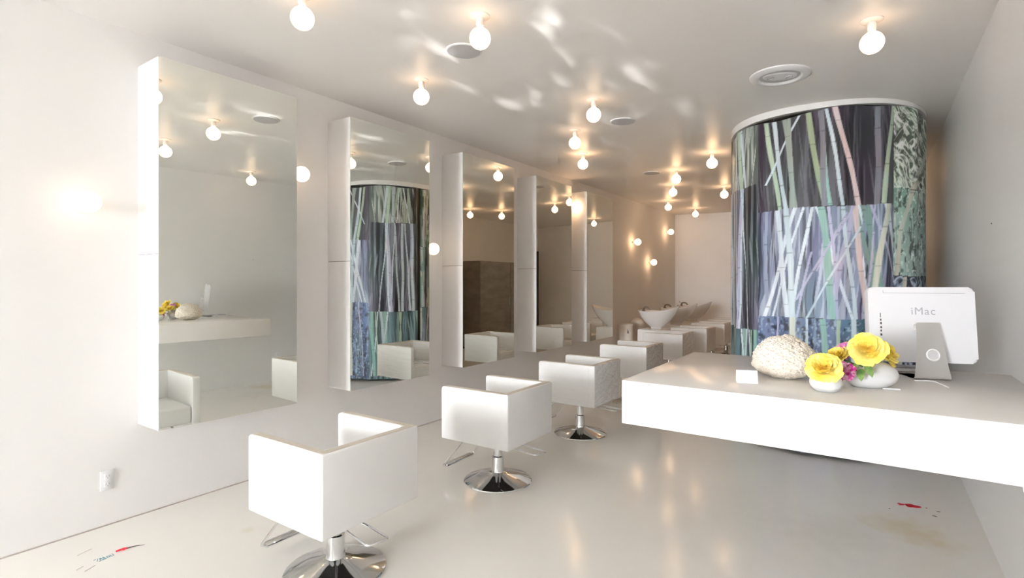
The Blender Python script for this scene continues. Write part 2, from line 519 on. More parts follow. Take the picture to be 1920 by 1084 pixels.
CH = [(-2.315, 1.752, 'white cube styling chair in front of the first mirror, nearest the window, chrome disc base', M['vinyl']),
      (-2.345, 3.235, 'white cube styling chair on chrome disc base, second from the window', M['vinyl']),
      (-2.400, 4.700, 'white cube styling chair wrapped in crinkled clear film, third from the window', M['wrap']),
      (-2.500, 6.310, 'film-wrapped white cube styling chair, fourth from the window, left of the desk corner', M['wrap']),
      (-2.600, 8.070, 'white cube styling chair fifth from the window, last in the mirror row', M['wrap'])]
proto = {}
for x, y, lab, sk in CH:
    if sk.name not in proto:
        o = make_chair(lab, sk); proto[sk.name] = o
    else:
        o = copy_tree(proto[sk.name])
    o.location = (x, y, 0)
    o['label'] = lab
    o['group'] = 'white styling chairs facing the mirrors'
sh0 = make_chair('x', M['vinyl'], foot=False, name='shampoo_chair')
for i, (y, lab) in enumerate(((9.215, 'white cube shampoo chair before the nearest shampoo bowl'), (10.465, 'white cube shampoo chair in the middle of the far three'), (11.66, 'white cube shampoo chair farthest back, by the back wall'))):
    o = sh0 if i == 0 else copy_tree(sh0)
    o.location = (-2.55, y, 0); o['label'] = lab; o['group'] = 'white shampoo chairs at the far end'

# ------------------------------------------------------------------ shampoo bowls
def make_bowl(label, loc):
    root = thing('shampoo_bowl', label, 'basin', loc, 0, 'shampoo bowls')
    # local: +x towards the chair; rim rises into a neck-rest lip
    bm = bmesh.new()
    n = 48
    def ring(s, z, lip, inset=0):
        out = []
        for i in range(n):
            a = 2 * PI * i / n
            c, sn = math.cos(a), math.sin(a)
            rx = .30 if c < 0 else .42
            x = rx * c * s
            y = .255 * sn * s * (1 - .35 * max(c, 0) ** 3)
            zz = z + lip * (max(c, 0) ** 2.2) * .10 + lip * (max(-c, 0) ** 2) * .015
            out.append(bm.verts.new((x, y, zz)))
        return out
    R = [ring(.26, .675, 0), ring(.27, .705, 0), ring(.42, .735, .1), ring(.66, .80, .3), ring(.87, .885, .7), ring(1.0, .975, 1), ring(1.01, .985, 1), ring(.97, .988, 1), ring(.92, .975, .95),
         ring(.80, .90, .6), ring(.6, .83, .3), ring(.3, .785, 0), ring(.05, .78, 0)]
    for a, b in zip(R, R[1:]):
        for i in range(n): bm.faces.new((a[i], a[(i + 1) % n], b[(i + 1) % n], b[i]))
    bm.faces.new(R[0][::-1]); bm.faces.new(R[-1])
    obj('basin', bm, M['porcelain'], root, angle=60)
    bm = bmesh.new()
    lathe(bm, [(.03, .965), (.028, .99), (.018, 1.02), (.012, 1.025)], 20, Matrix.Translation((-.215, 0, 0)))
    tube(bm, rounded_path([(-.215, 0, 1.015), (-.20, 0, 1.05), (-.13, .0, 1.055), (-.085, 0, 1.01)], .03), [.016] * 14, 10)
    f = obj('faucet', bm, M['steel_dark'], root)
    bm = bmesh.new()
    tube(bm, [(-.215, 0, 1.03), (-.24, -.02, 1.06), (-.255, -.035, 1.085)], [.008, .007, .009], 8)
    obj('faucet_lever', bm, M['chrome'], f)
    bm = bmesh.new(); box(bm, (-.24, -.235, 0), (.22, .235, .665), .006, 2); obj('pedestal', bm, M['cabinet'], root)
    bm = bmesh.new(); lathe(bm, [(.11, .664), (.105, .676)], 32); obj('collar', bm, M['porcelain'], root)
    return root
make_bowl('white porcelain shampoo bowl with dark tap, nearest of three, above a white box', (-3.19, 9.15, 0))
b2 = make_bowl('white porcelain shampoo bowl in the middle of three by the back wall', (-3.21, 10.37, 0))
b3 = make_bowl('white porcelain shampoo bowl farthest of three, its lip beside the back wall', (-3.23, 11.55, 0))

# bins
t = thing('trash_bin', 'small round white bin with dark mark, left of the nearest shampoo bowl', 'bin', (-3.70, 9.06, 0))
bm = bmesh.new(); lathe(bm, [(.118, 0), (.124, .01), (.130, .70), (.128, .705)], 40); obj('bin_body', bm, M['bin'], t)
bm = bmesh.new(); lathe(bm, [(.134, .70), (.134, .735), (.128, .745), (.001, .747)], 40); obj('bin_lid', bm, M['bin'], t)
bm = bmesh.new()
vs = [bm.verts.new((.128 * math.cos(a), .128 * math.sin(a) , z)) for a, z in ((-1.05, .585), (-.80, .585), (-.925, .665))]
bm.faces.new(vs)
r = bmesh.ops.extrude_face_region(bm, geom=bm.faces[:])
for v in [g for g in r['geom'] if isinstance(g, bmesh.types.BMVert)]:
    v.co.x *= 1.05; v.co.y *= 1.05
tag(obj('bin_mark', bm, M['dark'], t), 'dark triangular mark')
t = thing('domed_bin', 'beige dome-topped bin tucked between round bin and shampoo bowl', 'bin', (-3.70, 9.62, 0))
bm = bmesh.new()
lathe(bm, [(.12, 0), (.125, .01), (.125, .66)], 36); obj('bin_body', bm, M['bin'], t)
bm = bmesh.new()
lathe(bm, [(.128, .66), (.128, .69)] + [(.128 * math.cos(a), .69 + .13 * math.sin(a)) for a in [k * PI / 2 / 8 for k in range(1, 8)]] + [(.001, .82)], 36); obj('bin_lid', bm, M['bin'], t)

# dark metal storage cabinet behind the curtain (seen in the third mirror)
t = thing('storage_cabinet', 'tall dark metal cabinet behind the curtain, seen in the third mirror', 'cabinet', (.02, 9.14, 0))
bm = bmesh.new(); box(bm, (0, 0, .05), (.515, 2.35, 1.97), .006, 2); obj('body', bm, M['steel_dark'], t)
bm = bmesh.new(); box(bm, (.03, .03, 0), (.50, 2.32, .051)); obj('plinth', bm, M['black'], t)
for k in range(2):
    bm = bmesh.new(); box(bm, (-.018, .012 + k * 1.165, .07), (-.0005, 1.167 + k * 1.165, 1.955), .003, 1); d = obj('cabinet_door', bm, M['steel_dark'], t)
    bm = bmesh.new(); box(bm, (-.035, 1.10 + k * .14, .95), (-.019, 1.115 + k * .14, 1.15), .003, 1); obj('handle', bm, M['chrome'], d)

# ------------------------------------------------------------------ reception desk
DX0, DY0, DY1, DZ0, DZ1 = -.955, 2.285, 3.474, .852, 1.05
bm = bmesh.new(); box(bm, (DX0, DY0, DZ0), (XR - .0005, DY1, DZ1), .004, 2)
tag(obj('reception_desk', bm, M['desk']), 'thick white floating reception slab fixed to the right wall', 'desk')

# ------------------------------------------------------------------ bamboo print curtain
CX, CY, RX, RY, NE = -.43, 6.27, .82, 1.10, 2.4
def ell(t, k=1.0):
    c, s = np.cos(t), np.sin(t)
    return CX + RX * k * np.sign(c) * np.abs(c) ** (2 / NE), CY + RY * k * np.sign(s) * np.abs(s) ** (2 / NE)
tt = np.linspace(PI, 3 * PI, 8001)
ex, ey = ell(tt)
SL = np.concatenate([[0], np.cumsum(np.hypot(np.diff(ex), np.diff(ey)))])
PER = SL[-1]
curtain = thing('curtain', 'tall oval curtain printed with a bamboo grove collage, hung from the ceiling behind the desk', 'curtain', (CX, CY, 0))

def hashn(ix, iy, seed):
    h = (ix.astype(np.int64) * 374761393 + iy.astype(np.int64) * 668265263 + seed * 1442695041) & 0x7fffffff
    h = ((h ^ (h >> 13)) * 1274126177) & 0x7fffffff
    h = h ^ (h >> 16)
    return (h & 0xffff) / 65535.0
def vnoise(x, y, seed=0):
    ix, iy = np.floor(x), np.floor(y)
    fx, fy = x - ix, y - iy
    fx = fx * fx * (3 - 2 * fx); fy = fy * fy * (3 - 2 * fy)
    a, b = hashn(ix, iy, seed), hashn(ix + 1, iy, seed)
    c, d = hashn(ix, iy + 1, seed), hashn(ix + 1, iy + 1, seed)
    return (a * (1 - fx) + b * fx) * (1 - fy) + (c * (1 - fx) + d * fx) * fy
def fbm(x, y, seed=0, o=3):
    v = 0; a = .5; t = 0
    for k in range(o):
        v = v + a * vnoise(x * 2 ** k, y * 2 ** k, seed + k * 17); t += a; a *= .5
    return v / t
def sm(a, b, x):
    t = np.clip((x - a) / (b - a), 0, 1)
    return t * t * (3 - 2 * t)

# printed stems: (s0, z0, s1, z1, width, colour); s = metres along the cloth
G1, G2, G3, W1, W2, PK, LV, CR = (168, 186, 160), (130, 170, 160), (150, 165, 130), (205, 212, 222), (188, 200, 208), (205, 180, 178), (170, 165, 195), (196, 196, 180)
UP = [(1.182, 2.96, 1.302, 2.14, .043, G1), (1.244, 2.96, 1.356, 2.14, .041, W2), (1.479, 2.96, 1.182, 2.382, .022, W2), (1.529, 2.96, 1.653, 2.14, .047, G3),
      (1.615, 2.96, 1.699, 2.14, .03, G2), (1.672, 2.96, 1.792, 2.14, .03, W2), (1.736, 2.96, 1.904, 2.14, .042, PK), (2.190, 3.01, 2.088, 2.14, .044, G1)]
MID = [(1.279, 2.14, 1.377, 1.19, .048, W1), (1.366, 2.14, 1.419, 1.19, .050, W2), (1.633, 2.14, 1.718, 1.19, .058, G2), (1.69, 2.14, 1.755, 1.19, .026, LV),
       (1.783, 2.14, 1.880, 1.19, .034, W2), (1.867, 2.14, 1.970, 1.19, .047, PK), (2.134, 2.14, 2.000, 1.30, .048, CR), (1.867, 2.137, 1.449, 1.363, .022, LV),
       (1.904, 1.944, 1.529, 1.21, .02, W2), (1.811, 2.075, 1.60, 1.60, .014, LV), (1.56, 1.75, 1.44, 1.19, .02, LV), (2.02, 1.9, 1.95, 1.19, .02, LV)]
BOT = [(1.419, 1.19, 1.419, .1, .049, CR), (1.640, 1.19, 1.690, .1, .05, G2), (1.29, 1.19, 1.20, .1, .02, LV), (1.86, 1.19, 1.90, .1, .045, W2), (1.76, 1.19, 1.74, .1, .03, G1), (2.05, 1.19, 2.09, .1, .04, W1), (1.52, 1.19, 1.55, .1, .02, W2)]
rng = random.Random(3)
def rand_stems(s0, s1, z1, z0, n, pal, lean=.25):
    out = []
    for _ in range(n):
        s = rng.uniform(s0, s1)
        out.append((s, z1, s + rng.uniform(-lean, lean), z0, rng.choice((.019, .022, .028, .036, .046)), rng.choice(pal)))
    return out
# print sheets: (s0, s1, z0, z1, base colour, streak colour, streak amount, kind, stems)
SHEETS = [
    (1.11, 2.20, 2.14, 3.2, (46, 41, 54), (170, 170, 176), .30, 'streak', UP + rand_stems(1.15, 2.15, 3.0, 2.14, 4, [(120, 116, 126), (96, 92, 108), (140, 150, 140)], .22)),
    (1.11, 2.20, 1.19, 2.14, (92, 102, 134), (206, 212, 228), .62, 'streak', rand_stems(1.15, 2.15, 2.14, 1.19, 16, [W1, W2, LV, (130, 140, 170), (120, 150, 140)], .3) + MID),
    (1.11, 2.20, -1, 1.19, (66, 92, 128), (176, 200, 222), .6, 'speck', BOT),
    (.35, 1.11, 2.40, 3.2, (84, 96, 92), (216, 220, 214), .7, 'streak', rand_stems(.45, 1.1, 3.0, 2.40, 9, [W1, G1, W2], .12)),
    (.35, 1.11, 1.05, 2.40, (72, 82, 96), (184, 188, 204), .45, 'streak', rand_stems(.45, 1.1, 2.4, 1.05, 9, [LV, LV, W2, G2], .15)),
    (.35, 1.11, -1, 1.05, (70, 104, 112), (170, 205, 200), .7, 'streak', rand_stems(.45, 1.1, 1.05, .1, 10, [G2, W2, G1], .1)),
    (2.20, 3.25, 2.28, 3.3, (160, 188, 160), (244, 248, 240), 1.0, 'leaf', [(2.959, 2.76, 2.43, 2.28, .085, CR)]),
    (2.20, 3.25, 1.55, 2.28, (126, 158, 148), (222, 236, 226), .9, 'speck', [(2.43, 2.28, 2.27, 1.9, .055, CR), (2.27, 1.9, 2.237, 1.55, .05, CR)]),
    (2.20, 3.25, -1, 1.55, (92, 110, 140), (214, 224, 236), .9, 'leaf', [(2.33, 1.55, 2.25, .6, .05, CR)]),
]
s = 3.25
k = 0
while s < PER + .35 - .01:
    e = min(s + .95, PER + .35)
    pal = [G1, G2, W1, W2, LV, CR]
    SHEETS.append((s, e, 2.05, 3.3, ((58, 74, 66), (46, 52, 58), (74, 96, 80))[k % 3], (190, 200, 190), .5, ('leaf', 'streak')[k % 2], rand_stems(s, e, 3.0, 2.05, 9, pal, .2)))
    SHEETS.append((s, e, 1.1, 2.05, ((52, 64, 76), (96, 112, 130))[k % 2], (196, 206, 216), .55, 'streak', rand_stems(s, e, 2.05, 1.1, 11, pal, .2)))
    SHEETS.append((s, e, -1, 1.1, ((60, 80, 112), (84, 110, 128))[k % 2], (186, 205, 220), .6, ('speck', 'streak')[k % 2], rand_stems(s, e, 1.1, .05, 8, pal, .12)))
    s = e; k += 1

def paint(s, z):
    col = np.zeros(s.shape + (3,))
    for i, (s0, s1, z0, z1, base, stc, amt, kind, stems) in enumerate(SHEETS):
        wob = .006 * np.sin(s * 9 + i)
        m = (s >= s0) & (s < s1) & (z >= z0 + (wob if z0 > 0 else 0)) & (z < z1 + wob)
        if not m.any(): continue
        S, Z = s[m], z[m]
        c = (np.array(base, float) * .94 + 16) * np.ones(S.shape + (3,))
        c *= (.72 + .56 * fbm(S * 5, Z * 2.2, 11 + i)[:, None])
        hue = fbm(S * 3.1, Z * 1.7, 91 + i)
        c += np.stack([(hue - .5) * -26, (hue - .5) * 22, (.5 - hue) * 14], -1)
        warp = (fbm(S * 2.5, Z * 2.5, 31 + i) - .5)
        if kind == 'streak':
            n = fbm(S * 60 + warp * 2.2, Z * 1.3, 5 + i, 2)
            n2 = fbm(S * 42 - Z * 5 * (1 if i % 2 else -1) + warp * 1.6, Z * 1.7, 15 + i, 2)
            st = sm(.56, .68, n) * .85 + sm(.61, .72, n2) * .9
            dk = sm(.54, .72, fbm(S * 36 + warp * 2, Z * 1.1, 45 + i, 2))
        elif kind == 'leaf':
            n = np.abs(fbm(S * 18 + Z * 16 + warp * 8, Z * 9 - S * 6, 25 + i, 3) - .5)
            n2 = np.abs(fbm(S * 22 - Z * 18, Z * 8 + S * 9 + warp * 6, 29 + i, 2) - .5)
            st = (1 - sm(.02, .07, n)) * .9 + (1 - sm(.015, .05, n2)) * .6
            dk = sm(.08, .16, n)
        else:
            n = fbm(S * 60 + warp * 5, Z * 42, 35 + i, 2)
            n2 = fbm(S * 40, Z * 4, 39 + i, 2)
            st = sm(.62, .76, n) + sm(.66, .78, n2) * .7
            dk = sm(.55, .75, fbm(S * 30, Z * 20, 37 + i, 2))
        c *= (1 - .5 * np.clip(dk, 0, 1))[:, None]
        a = np.clip(st, 0, 1) * amt
        a *= .45 + .9 * fbm(S * 3, Z * 3, 77 + i)
        a = np.clip(a, 0, 1)[:, None]
        c = c * (1 - a) + np.array(stc, float) * a
        for (a0, b0, a1, b1, w, sc_) in stems:
            f = (Z - b0) / (b1 - b0)
            cen = a0 + (a1 - a0) * f + .006 * np.sin(Z * 7 + a0 * 20)
            dd = (S - cen) / (w * .5 * (1 + .06 * np.sin(Z * 16 + a0 * 50)))
            inside = (np.abs(dd) < 1) & (f > -.02) & (f < 1.02)
            if not inside.any(): continue
            cc = np.array(sc_, float) * (.93 + .14 * fbm(S[inside] * 90, Z[inside] * 6, 51))[:, None]
            cc += np.array((-22, 6, 16)) * (fbm(S[inside] * 2, Z[inside] * 3, 57) - .4)[:, None]
            nodes_ = np.abs(((Z[inside] * 3.1 + a0 * 7) % 1) - .5) > .485
            cc[nodes_] *= .82
            edge = sm(.72, 1.0, np.abs(dd[inside]))[:, None] * .55
            c[inside] = cc * (1 - edge) + c[inside] * edge
        col[m] = c
    grey = col.mean(-1, keepdims=True)
    col = grey + (col - grey) * .74
    col = col + (col - 105) * .12
    return np.clip(col, 6, 245)

s_front = np.linspace(.30, 3.15, 430)
s_rest = np.linspace(3.15, PER + .30, 171)[1:-1]
sv = np.concatenate([s_front, s_rest])
NZ = 430
NS = len(sv)
zt = 2.955 + .014 * np.sin(sv * 8.3) + .012 * np.sin(sv * 3.1 + 1)
zb = .035
vz = np.linspace(0, 1, NZ)
Sg, Vg = np.meshgrid(sv, vz, indexing='ij')
Zg = zb + (zt[:, None] - zb) * Vg
smod = np.mod(Sg, PER)
tp = np.interp(smod, SL, tt)
bx, by = ell(tp)
dt = 1e-3
ax, ay = ell(tp + dt)
bx0, by0 = ell(tp - dt)
tx, ty = ax - bx0, ay - by0
ln = np.hypot(tx, ty) + 1e-9
nx, ny = ty / ln, -tx / ln
amp = .013 * (1.0 - .35 * Vg)
rip = amp * (np.sin(Sg * 2 * PI / .34 + .5 * np.sin(Zg * 1.3)) + .5 * np.sin(Sg * 2 * PI / .19 + 1.0 + .4 * np.sin(Zg * 2.1)))
X = bx + nx * rip - CX
Y = by + ny * rip - CY
co = np.stack([X, Y, Zg], -1).reshape(-1, 3)
cols = paint(Sg.ravel(), Zg.ravel()) / 255.
cols = np.where(cols <= .04045, cols / 12.92, ((cols + .055) / 1.055) ** 2.4)
ii = np.arange(NS * NZ).reshape(NS, NZ)
a = ii; b = np.roll(ii, -1, axis=0)
quads = np.stack([a[:, :-1], b[:, :-1], b[:, 1:], a[:, 1:]], -1).reshape(-1, 4)
me = bpy.data.meshes.new('fabric')
me.vertices.add(len(co)); me.vertices.foreach_set('co', co.ravel().astype(np.float32))
me.loops.add(len(quads) * 4); me.loops.foreach_set('vertex_index', quads.ravel().astype(np.int32))
me.polygons.add(len(quads)); me.polygons.foreach_set('loop_start', np.arange(0, len(quads) * 4, 4, dtype=np.int32))
me.update(calc_edges=True)
me.polygons.foreach_set('use_smooth', np.ones(len(quads), dtype=bool))
att = me.color_attributes.new('print', 'FLOAT_COLOR', 'POINT')
att.data.foreach_set('color', np.concatenate([cols, np.ones((len(cols), 1))], 1).ravel().astype(np.float32))
mp = mat('printed_cloth', rough=.45, spec=.35)
N_, L_, b_ = nodes(mp)
at = N_.new('ShaderNodeAttribute'); at.attribute_name = 'print'
L_.new(at.outputs['Color'], b_.inputs['Base Color'])
me.materials.append(mp)
fab = link(bpy.data.objects.new('fabric', me)); fab.parent = curtain
# oval ceiling track: white band between the cloth and the ceiling
bm = bmesh.new()
n = 160
t4 = np.linspace(0, 2 * PI, n, endpoint=False)
ox, oy = ell(t4, 1.015); ix_, iy_ = ell(t4, .97)
rows = []
for xx, yy in ((ox, oy), (ix_, iy_)):
    for top in (0, 1):
        rows.append([bm.verts.new((xx[i] - CX, yy[i] - CY, (zc(xx[i]) - .001) if top else 2.972)) for i in range(n)])
for i in range(n):
    j = (i + 1) % n
    bm.faces.new((rows[0][i], rows[0][j], rows[1][j], rows[1][i]))
    bm.faces.new((rows[3][i], rows[3][j], rows[2][j], rows[2][i]))
    bm.faces.new((rows[2][i], rows[2][j], rows[0][j], rows[0][i]))
    bm.faces.new((rows[1][i], rows[1][j], rows[3][j], rows[3][i]))
obj('track', bm, M['cabinet'], curtain)
bm = bmesh.new()
gx, gy = ell(t4, .99)
for i in range(0, n, 8):
    tube(bm, [(gx[i] - CX, gy[i] - CY, 2.94), (gx[i] - CX, gy[i] - CY, 2.975)], .004, 6)
obj('hook', bm, M['chrome'], curtain)

# ------------------------------------------------------------------ desk items
ZT = DZ1
# coral
t = bmesh.new()
bmesh.ops.create_icosphere(t, subdivisions=6, radius=1.0)
for v in t.verts:
    d = v.co.normalized()
    p = d * 2.0
    base = 1 + .04 * mnoise.noise(p * 1.1) + .05 * mnoise.noise(p * 2.7 + Vector((3, 1, 2)))
    vor = mnoise.voronoi(d * 11)[0]
    v2 = mnoise.voronoi(d * 19 + Vector((5, 2, 1)))[0]
    base += .075 * (min(vor[0], .6) - .25) + .09 * (min(v2[0], .6) - .25) + .05 * mnoise.noise(d * 34)
    z = d.z * .130 if d.z > 0 else d.z * .066
    pinch = 1 if d.z > -.1 else max(.62, 1 - .40 * ((-d.z - .1) / .9) ** 2)
    v.co = Vector((d.x * .134 * base * pinch, d.y * .134 * base * pinch, z * base + .060))
for v in t.verts: v.co.z = max(v.co.z, 0)
c = obj('coral', t, M['coral'], smooth=True, angle=80)
c.location = (-.348, 2.79, ZT + .0005)
c.rotation_euler = (0, 0, 2.4)
tag(c, 'rounded head of porous white coral lying on the reception desk', 'coral')

# card
bm = bmesh.new()
w, h, dp = .088, .058, .03
for s_ in (-1, 1):
    Mx = Matrix.Translation((0, s_ * dp * .5, 0)) @ Matrix.Rotation(s_ * .27, 4, 'X')
    box(bm, (-w / 2, -.0006, 0), (w / 2, .0006, h), M=Mx)
c = obj('name_card', bm, M['card'], smooth=False)
c.location = (-.467, 2.535, ZT + .0008); c.rotation_euler = (0, 0, .33)
tag(c, 'small blank white tent card at the front of the desk, left of the coral', 'card')

# vases
def vase(name, label, loc, rx, ry, h, rz):
    r = thing(name, label, 'vase', loc, rz)
    bm = bmesh.new()
    prof = []
    for k in range(0, 15):
        a = -PI / 2 + .62 + k * (PI - 1.05) / 14
        prof.append((math.cos(a), math.sin(a)))
    z0_, z1_ = prof[0][1], prof[-1][1]
    P_ = [(p[0], (p[1] - z0_) / (z1_ - z0_) * h) for p in prof]
    P_ = [(P_[0][0] * .9, 0)] + P_
    P_ += [(P_[-1][0] * .93, h * 1.002), (P_[-1][0] * .9, h * .9), (P_[-1][0] * 1.1, h * .55), (.01, h * .5)]
    lathe(bm, P_, 48, sx=rx, sy=ry)
    obj('vase_body', bm, M['frost'], r, angle=60)
    return r
vase('vase', 'small round frosted white vase at the desk front holding one yellow rose', (-.163, 2.53, ZT + .0005), .060, .058, .078, 0)
vase('vase', 'large flat oval frosted white vase holding the yellow and pink bouquet', (-.010, 2.745, ZT + .0005), .108, .070, .108, .55)

# flowers
def petal(bm, th, R, Hh, half, curl, droop, ruff, seed, z0=0, r0=.0):
    nu, nv = 6, 6
    g = []
    rr = random.Random(seed)
    ph = rr.uniform(0, 6)
    for i in range(nu + 1):
        u = i / nu
        row = []
        for j in range(nv + 1):
            a = j / nv * 2 - 1
            wdt = half * (math.sin(PI * min(.06 + u * .80, 1)) ** .6)
            rho = r0 + R * (u ** .75) * (1 + curl * u ** 3)
            z = z0 + Hh * (u ** .9) - droop * u ** 4 - .10 * R * a * a * u
            z += ruff * math.sin(a * 7 + ph) * u ** 2
            ang = th + a * wdt
            row.append(bm.verts.new((rho * math.cos(ang), rho * math.sin(ang), z)))
        g.append(row)
    for i in range(nu):
        for j in range(nv):
            bm.faces.new((g[i][j], g[i][j + 1], g[i + 1][j + 1], g[i + 1][j]))

def place(o, loc, direction, spin=0):
    d = Vector(direction).normalized()
    q = d.to_track_quat('Z', 'Y')
    o.rotation_mode = 'QUATERNION'
    o.rotation_quaternion = q @ Matrix.Rotation(spin, 4, 'Z').to_quaternion()
    o.location = loc

def rose(label, loc, direction, R, seed, stem_to=None, open_=1.0):
    r = thing('rose', label, 'flower', loc, 0, 'yellow roses on the desk')
    place(r, loc, direction, seed)
    bm = bmesh.new()
    for q, (cnt, rad, hh, half, curl, droop) in enumerate(((7, 1.0, .50, .70, .10 * open_, .16 * open_), (7, .86, .66, .66, .04 * open_, .08), (7, .70, .80, .62, -.04, .05), (6, .54, .86, .66, -.08, .04))):
        for k in range(cnt):
            petal(bm, (k + q * .5) * 2 * PI / cnt + seed + .12 * math.sin(k * 5 + seed), R * rad * (1 + .05 * math.sin(k * 3.3 + seed)), R * hh * (1 + .1 * math.sin(k * 4.1 + q)), half, curl, R * droop, R * .05, seed * 31 + k + q * 9, z0=-R * .38)
    obj('outer_petals', bm, M['yellow'], r, angle=180)
    bm = bmesh.new()
    for q, (cnt, rad, hh, half) in enumerate(((7, .60, .36, .60), (6, .48, .44, .66), (5, .36, .48, .72), (5, .24, .48, .85), (3, .12, .46, 1.2))):
        for k in range(cnt):
            petal(bm, (k + q * .37) * 2 * PI / cnt + seed * 2, R * rad * (1 + .12 * math.sin(k * 2.7 + q)), R * hh * (1 + .12 * math.sin(k * 5.3 + q)), half, -.12, R * .03, R * .06, seed * 57 + k + q * 7, z0=-R * .06)
    obj('inner_petals', bm, M['gold'], r, angle=180)
    if stem_to:
        Mi = r.matrix_basis.inverted()
        p0 = Vector((0, 0, -R * .3)); p1 = Mi @ Vector(stem_to)
        bm = bmesh.new(); tube(bm, [p0, p0.lerp(p1, .5) + Vector((0, 0, -R * .1)), p1], .0035, 8)
        obj('stem', bm, M['leaf'], r)
    return r

def carnation(label, loc, direction, R, m, seed, stem_to=None):
    r = thing('carnation', label, 'flower', loc, 0)
    place(r, loc, direction, seed)
    bm = bmesh.new()
    for k in range(46):
        f = (k + 1) / 46
        petal(bm, k * 2.4 + seed, R * (.25 + .75 * f), R * (.85 - .75 * f), .42, .0, R * .12 * f, R * .09, seed * 13 + k, z0=-R * .35)
    obj('petals', bm, m, r, angle=180)
    if stem_to:
        Mi = r.matrix_basis.inverted()
        p0 = Vector((0, 0, -R * .3)); p1 = Mi @ Vector(stem_to)
        bm = bmesh.new(); tube(bm, [p0, p0.lerp(p1, .5), p1], .003, 8)
        obj('stem', bm, M['leaf'], r)
    return r

VS = (-.163, 2.53, ZT + .05); VB = (-.010, 2.745, ZT + .07)
rose('open yellow rose in the small vase, lowest bloom at the desk front', (-.165, 2.475, 1.155), (-.02, -.72, .55), .062, 1, VS)
rose('pale yellow rose beside the coral, behind the lowest rose', (-.208, 2.545, 1.165), (-.75, -.25, .5), .044, 2, VS, .6)
rose('cup-shaped yellow rose between the coral and the pink carnation, lower one', (-.128, 2.665, 1.188), (-.3, -.5, .7), .046, 3, VB, .4)
rose('yellow rose at the back left of the bouquet, tallest there', (-.105, 2.760, 1.206), (-.45, .1, .8), .050, 4, VB, .6)
rose('largest wide open yellow rose at the top of the bouquet', (-.022, 2.660, 1.222), (.0, -.80, .50), .068, 5, VB, 1.0)
rose('yellow rose at the right end of the bouquet, beside the computer', (.048, 2.775, 1.195), (.75, -.2, .45), .058, 6, VB, .8)
carnation('plain pink carnation among the yellow roses at the bouquet top', (-.100, 2.690, 1.214), (-.15, -.7, .6), .047, M['pink'], 1, VB)
carnation('magenta and white striped carnation hanging in front of the large vase', (-.098, 2.600, 1.130), (.1, -.85, .15), .044, M['stripe'], 2, VB)
lf = thing('leaf_sprig', 'green leaves tucked under the largest rose', 'foliage', (-.058, 2.645, 1.160))
for k, (dx, dy, dz, ang) in enumerate(((0, 0, 0, -.4), (.03, -.012, -.004, .5), (-.022, -.006, .008, -1.3), (.012, -.01, -.022, .1))):
    bm = bmesh.new()
    nn = 8
    L1, L2, L3 = [], [], []
    for i in range(nn + 1):
        u = i / nn
        w_ = .015 * math.sin(PI * u) ** .8 + .0004
        p = Vector((dx + .05 * u * math.sin(ang), dy - .028 * u, dz - .035 * u * u - .012 * u * math.cos(ang)))
        sd = Vector((math.cos(ang), 0, .35)) * w_
        L1.append(bm.verts.new(p - sd)); L2.append(bm.verts.new(p + Vector((0, -.004, -.003)))); L3.append(bm.verts.new(p + sd))
    for i in range(nn):
        bm.faces.new((L1[i], L2[i], L2[i + 1], L1[i + 1])); bm.faces.new((L2[i], L3[i], L3[i + 1], L2[i + 1]))
    obj('leaf', bm, M['leaf'], lf, angle=180)
bm = bmesh.new(); tube(bm, [(0, 0, 0), (.02, .04, -.02), (.045, .09, -.05)], .003, 8); obj('stem', bm, M['leaf'], lf)

# ------------------------------------------------------------------ all-in-one computer, back towards the camera
RZ = math.radians(20)
pc = thing('desktop_computer', 'white all-in-one desktop computer seen from behind on a metal stand', 'computer', (.178, 3.20, ZT), RZ)
# local: -y is the back side facing the camera
W2_, ZL, ZH = .220, .068, .425
tilt = Matrix.Translation((0, -.03, 0)) @ Matrix.Rotation(-.10, 4, 'X') @ Matrix.Translation((0, 0, 0))
def rrect(x0, x1, z0, z1, r, n=6):
    out = []
    for cx_, cz_, a0 in ((x1 - r, z1 - r, 0), (x0 + r, z1 - r, PI / 2), (x0 + r, z0 + r, PI), (x1 - r, z0 + r, 1.5 * PI)):
        for k in range(n + 1):
            a = a0 + k * PI / 2 / n
            out.append((cx_ + r * math.cos(a), cz_ + r * math.sin(a)))
    return out
def plate(bm, outline, y0, y1, bev=0.0, M_=None):
    A = [bm.verts.new((x, y0, z)) for x, z in outline]
    B = [bm.verts.new((x, y1, z)) for x, z in outline]
    n_ = len(outline)
    f0 = bm.faces.new(A); f1 = bm.faces.new(B[::-1])
    for i in range(n_): bm.faces.new((A[i], B[i], B[(i + 1) % n_], A[(i + 1) % n_]))
    if bev:
        bmesh.ops.bevel(bm, geom=list(f0.edges) + list(f1.edges), offset=bev, segments=4, profile=.5, affect='EDGES')
    if M_ is not None:
        for v in bm.verts: v.co = M_ @ v.co
bm = bmesh.new(); plate(bm, rrect(-W2_, W2_, ZL, ZH, .022), -.026, .026, .012, tilt); shell = obj('screen_housing', bm, M['imac'], pc)
bm = bmesh.new(); plate(bm, rrect(-W2_ + .02, W2_ - .02, ZL + .06, ZH - .02, .004), .0255, .0275, 0, tilt); obj('screen', bm, M['black'], pc)
def detail(name, boxes, m, parent, lab=None):
    bm = bmesh.new()
    for lo, hi in boxes: box(bm, lo, hi, M=tilt)
    o = obj(name, bm, m, parent, smooth=False)
    if lab: o['label'] = lab
    return o
Yb = -.0268
detail('vent_slot', [((-.155, Yb, .3952), (.180, Yb + .002, .3972)), ((-.156, Yb, .397), (-.1542, Yb + .002, .410))], M['grey_mark'], shell, 'thin dark vent line along the top')
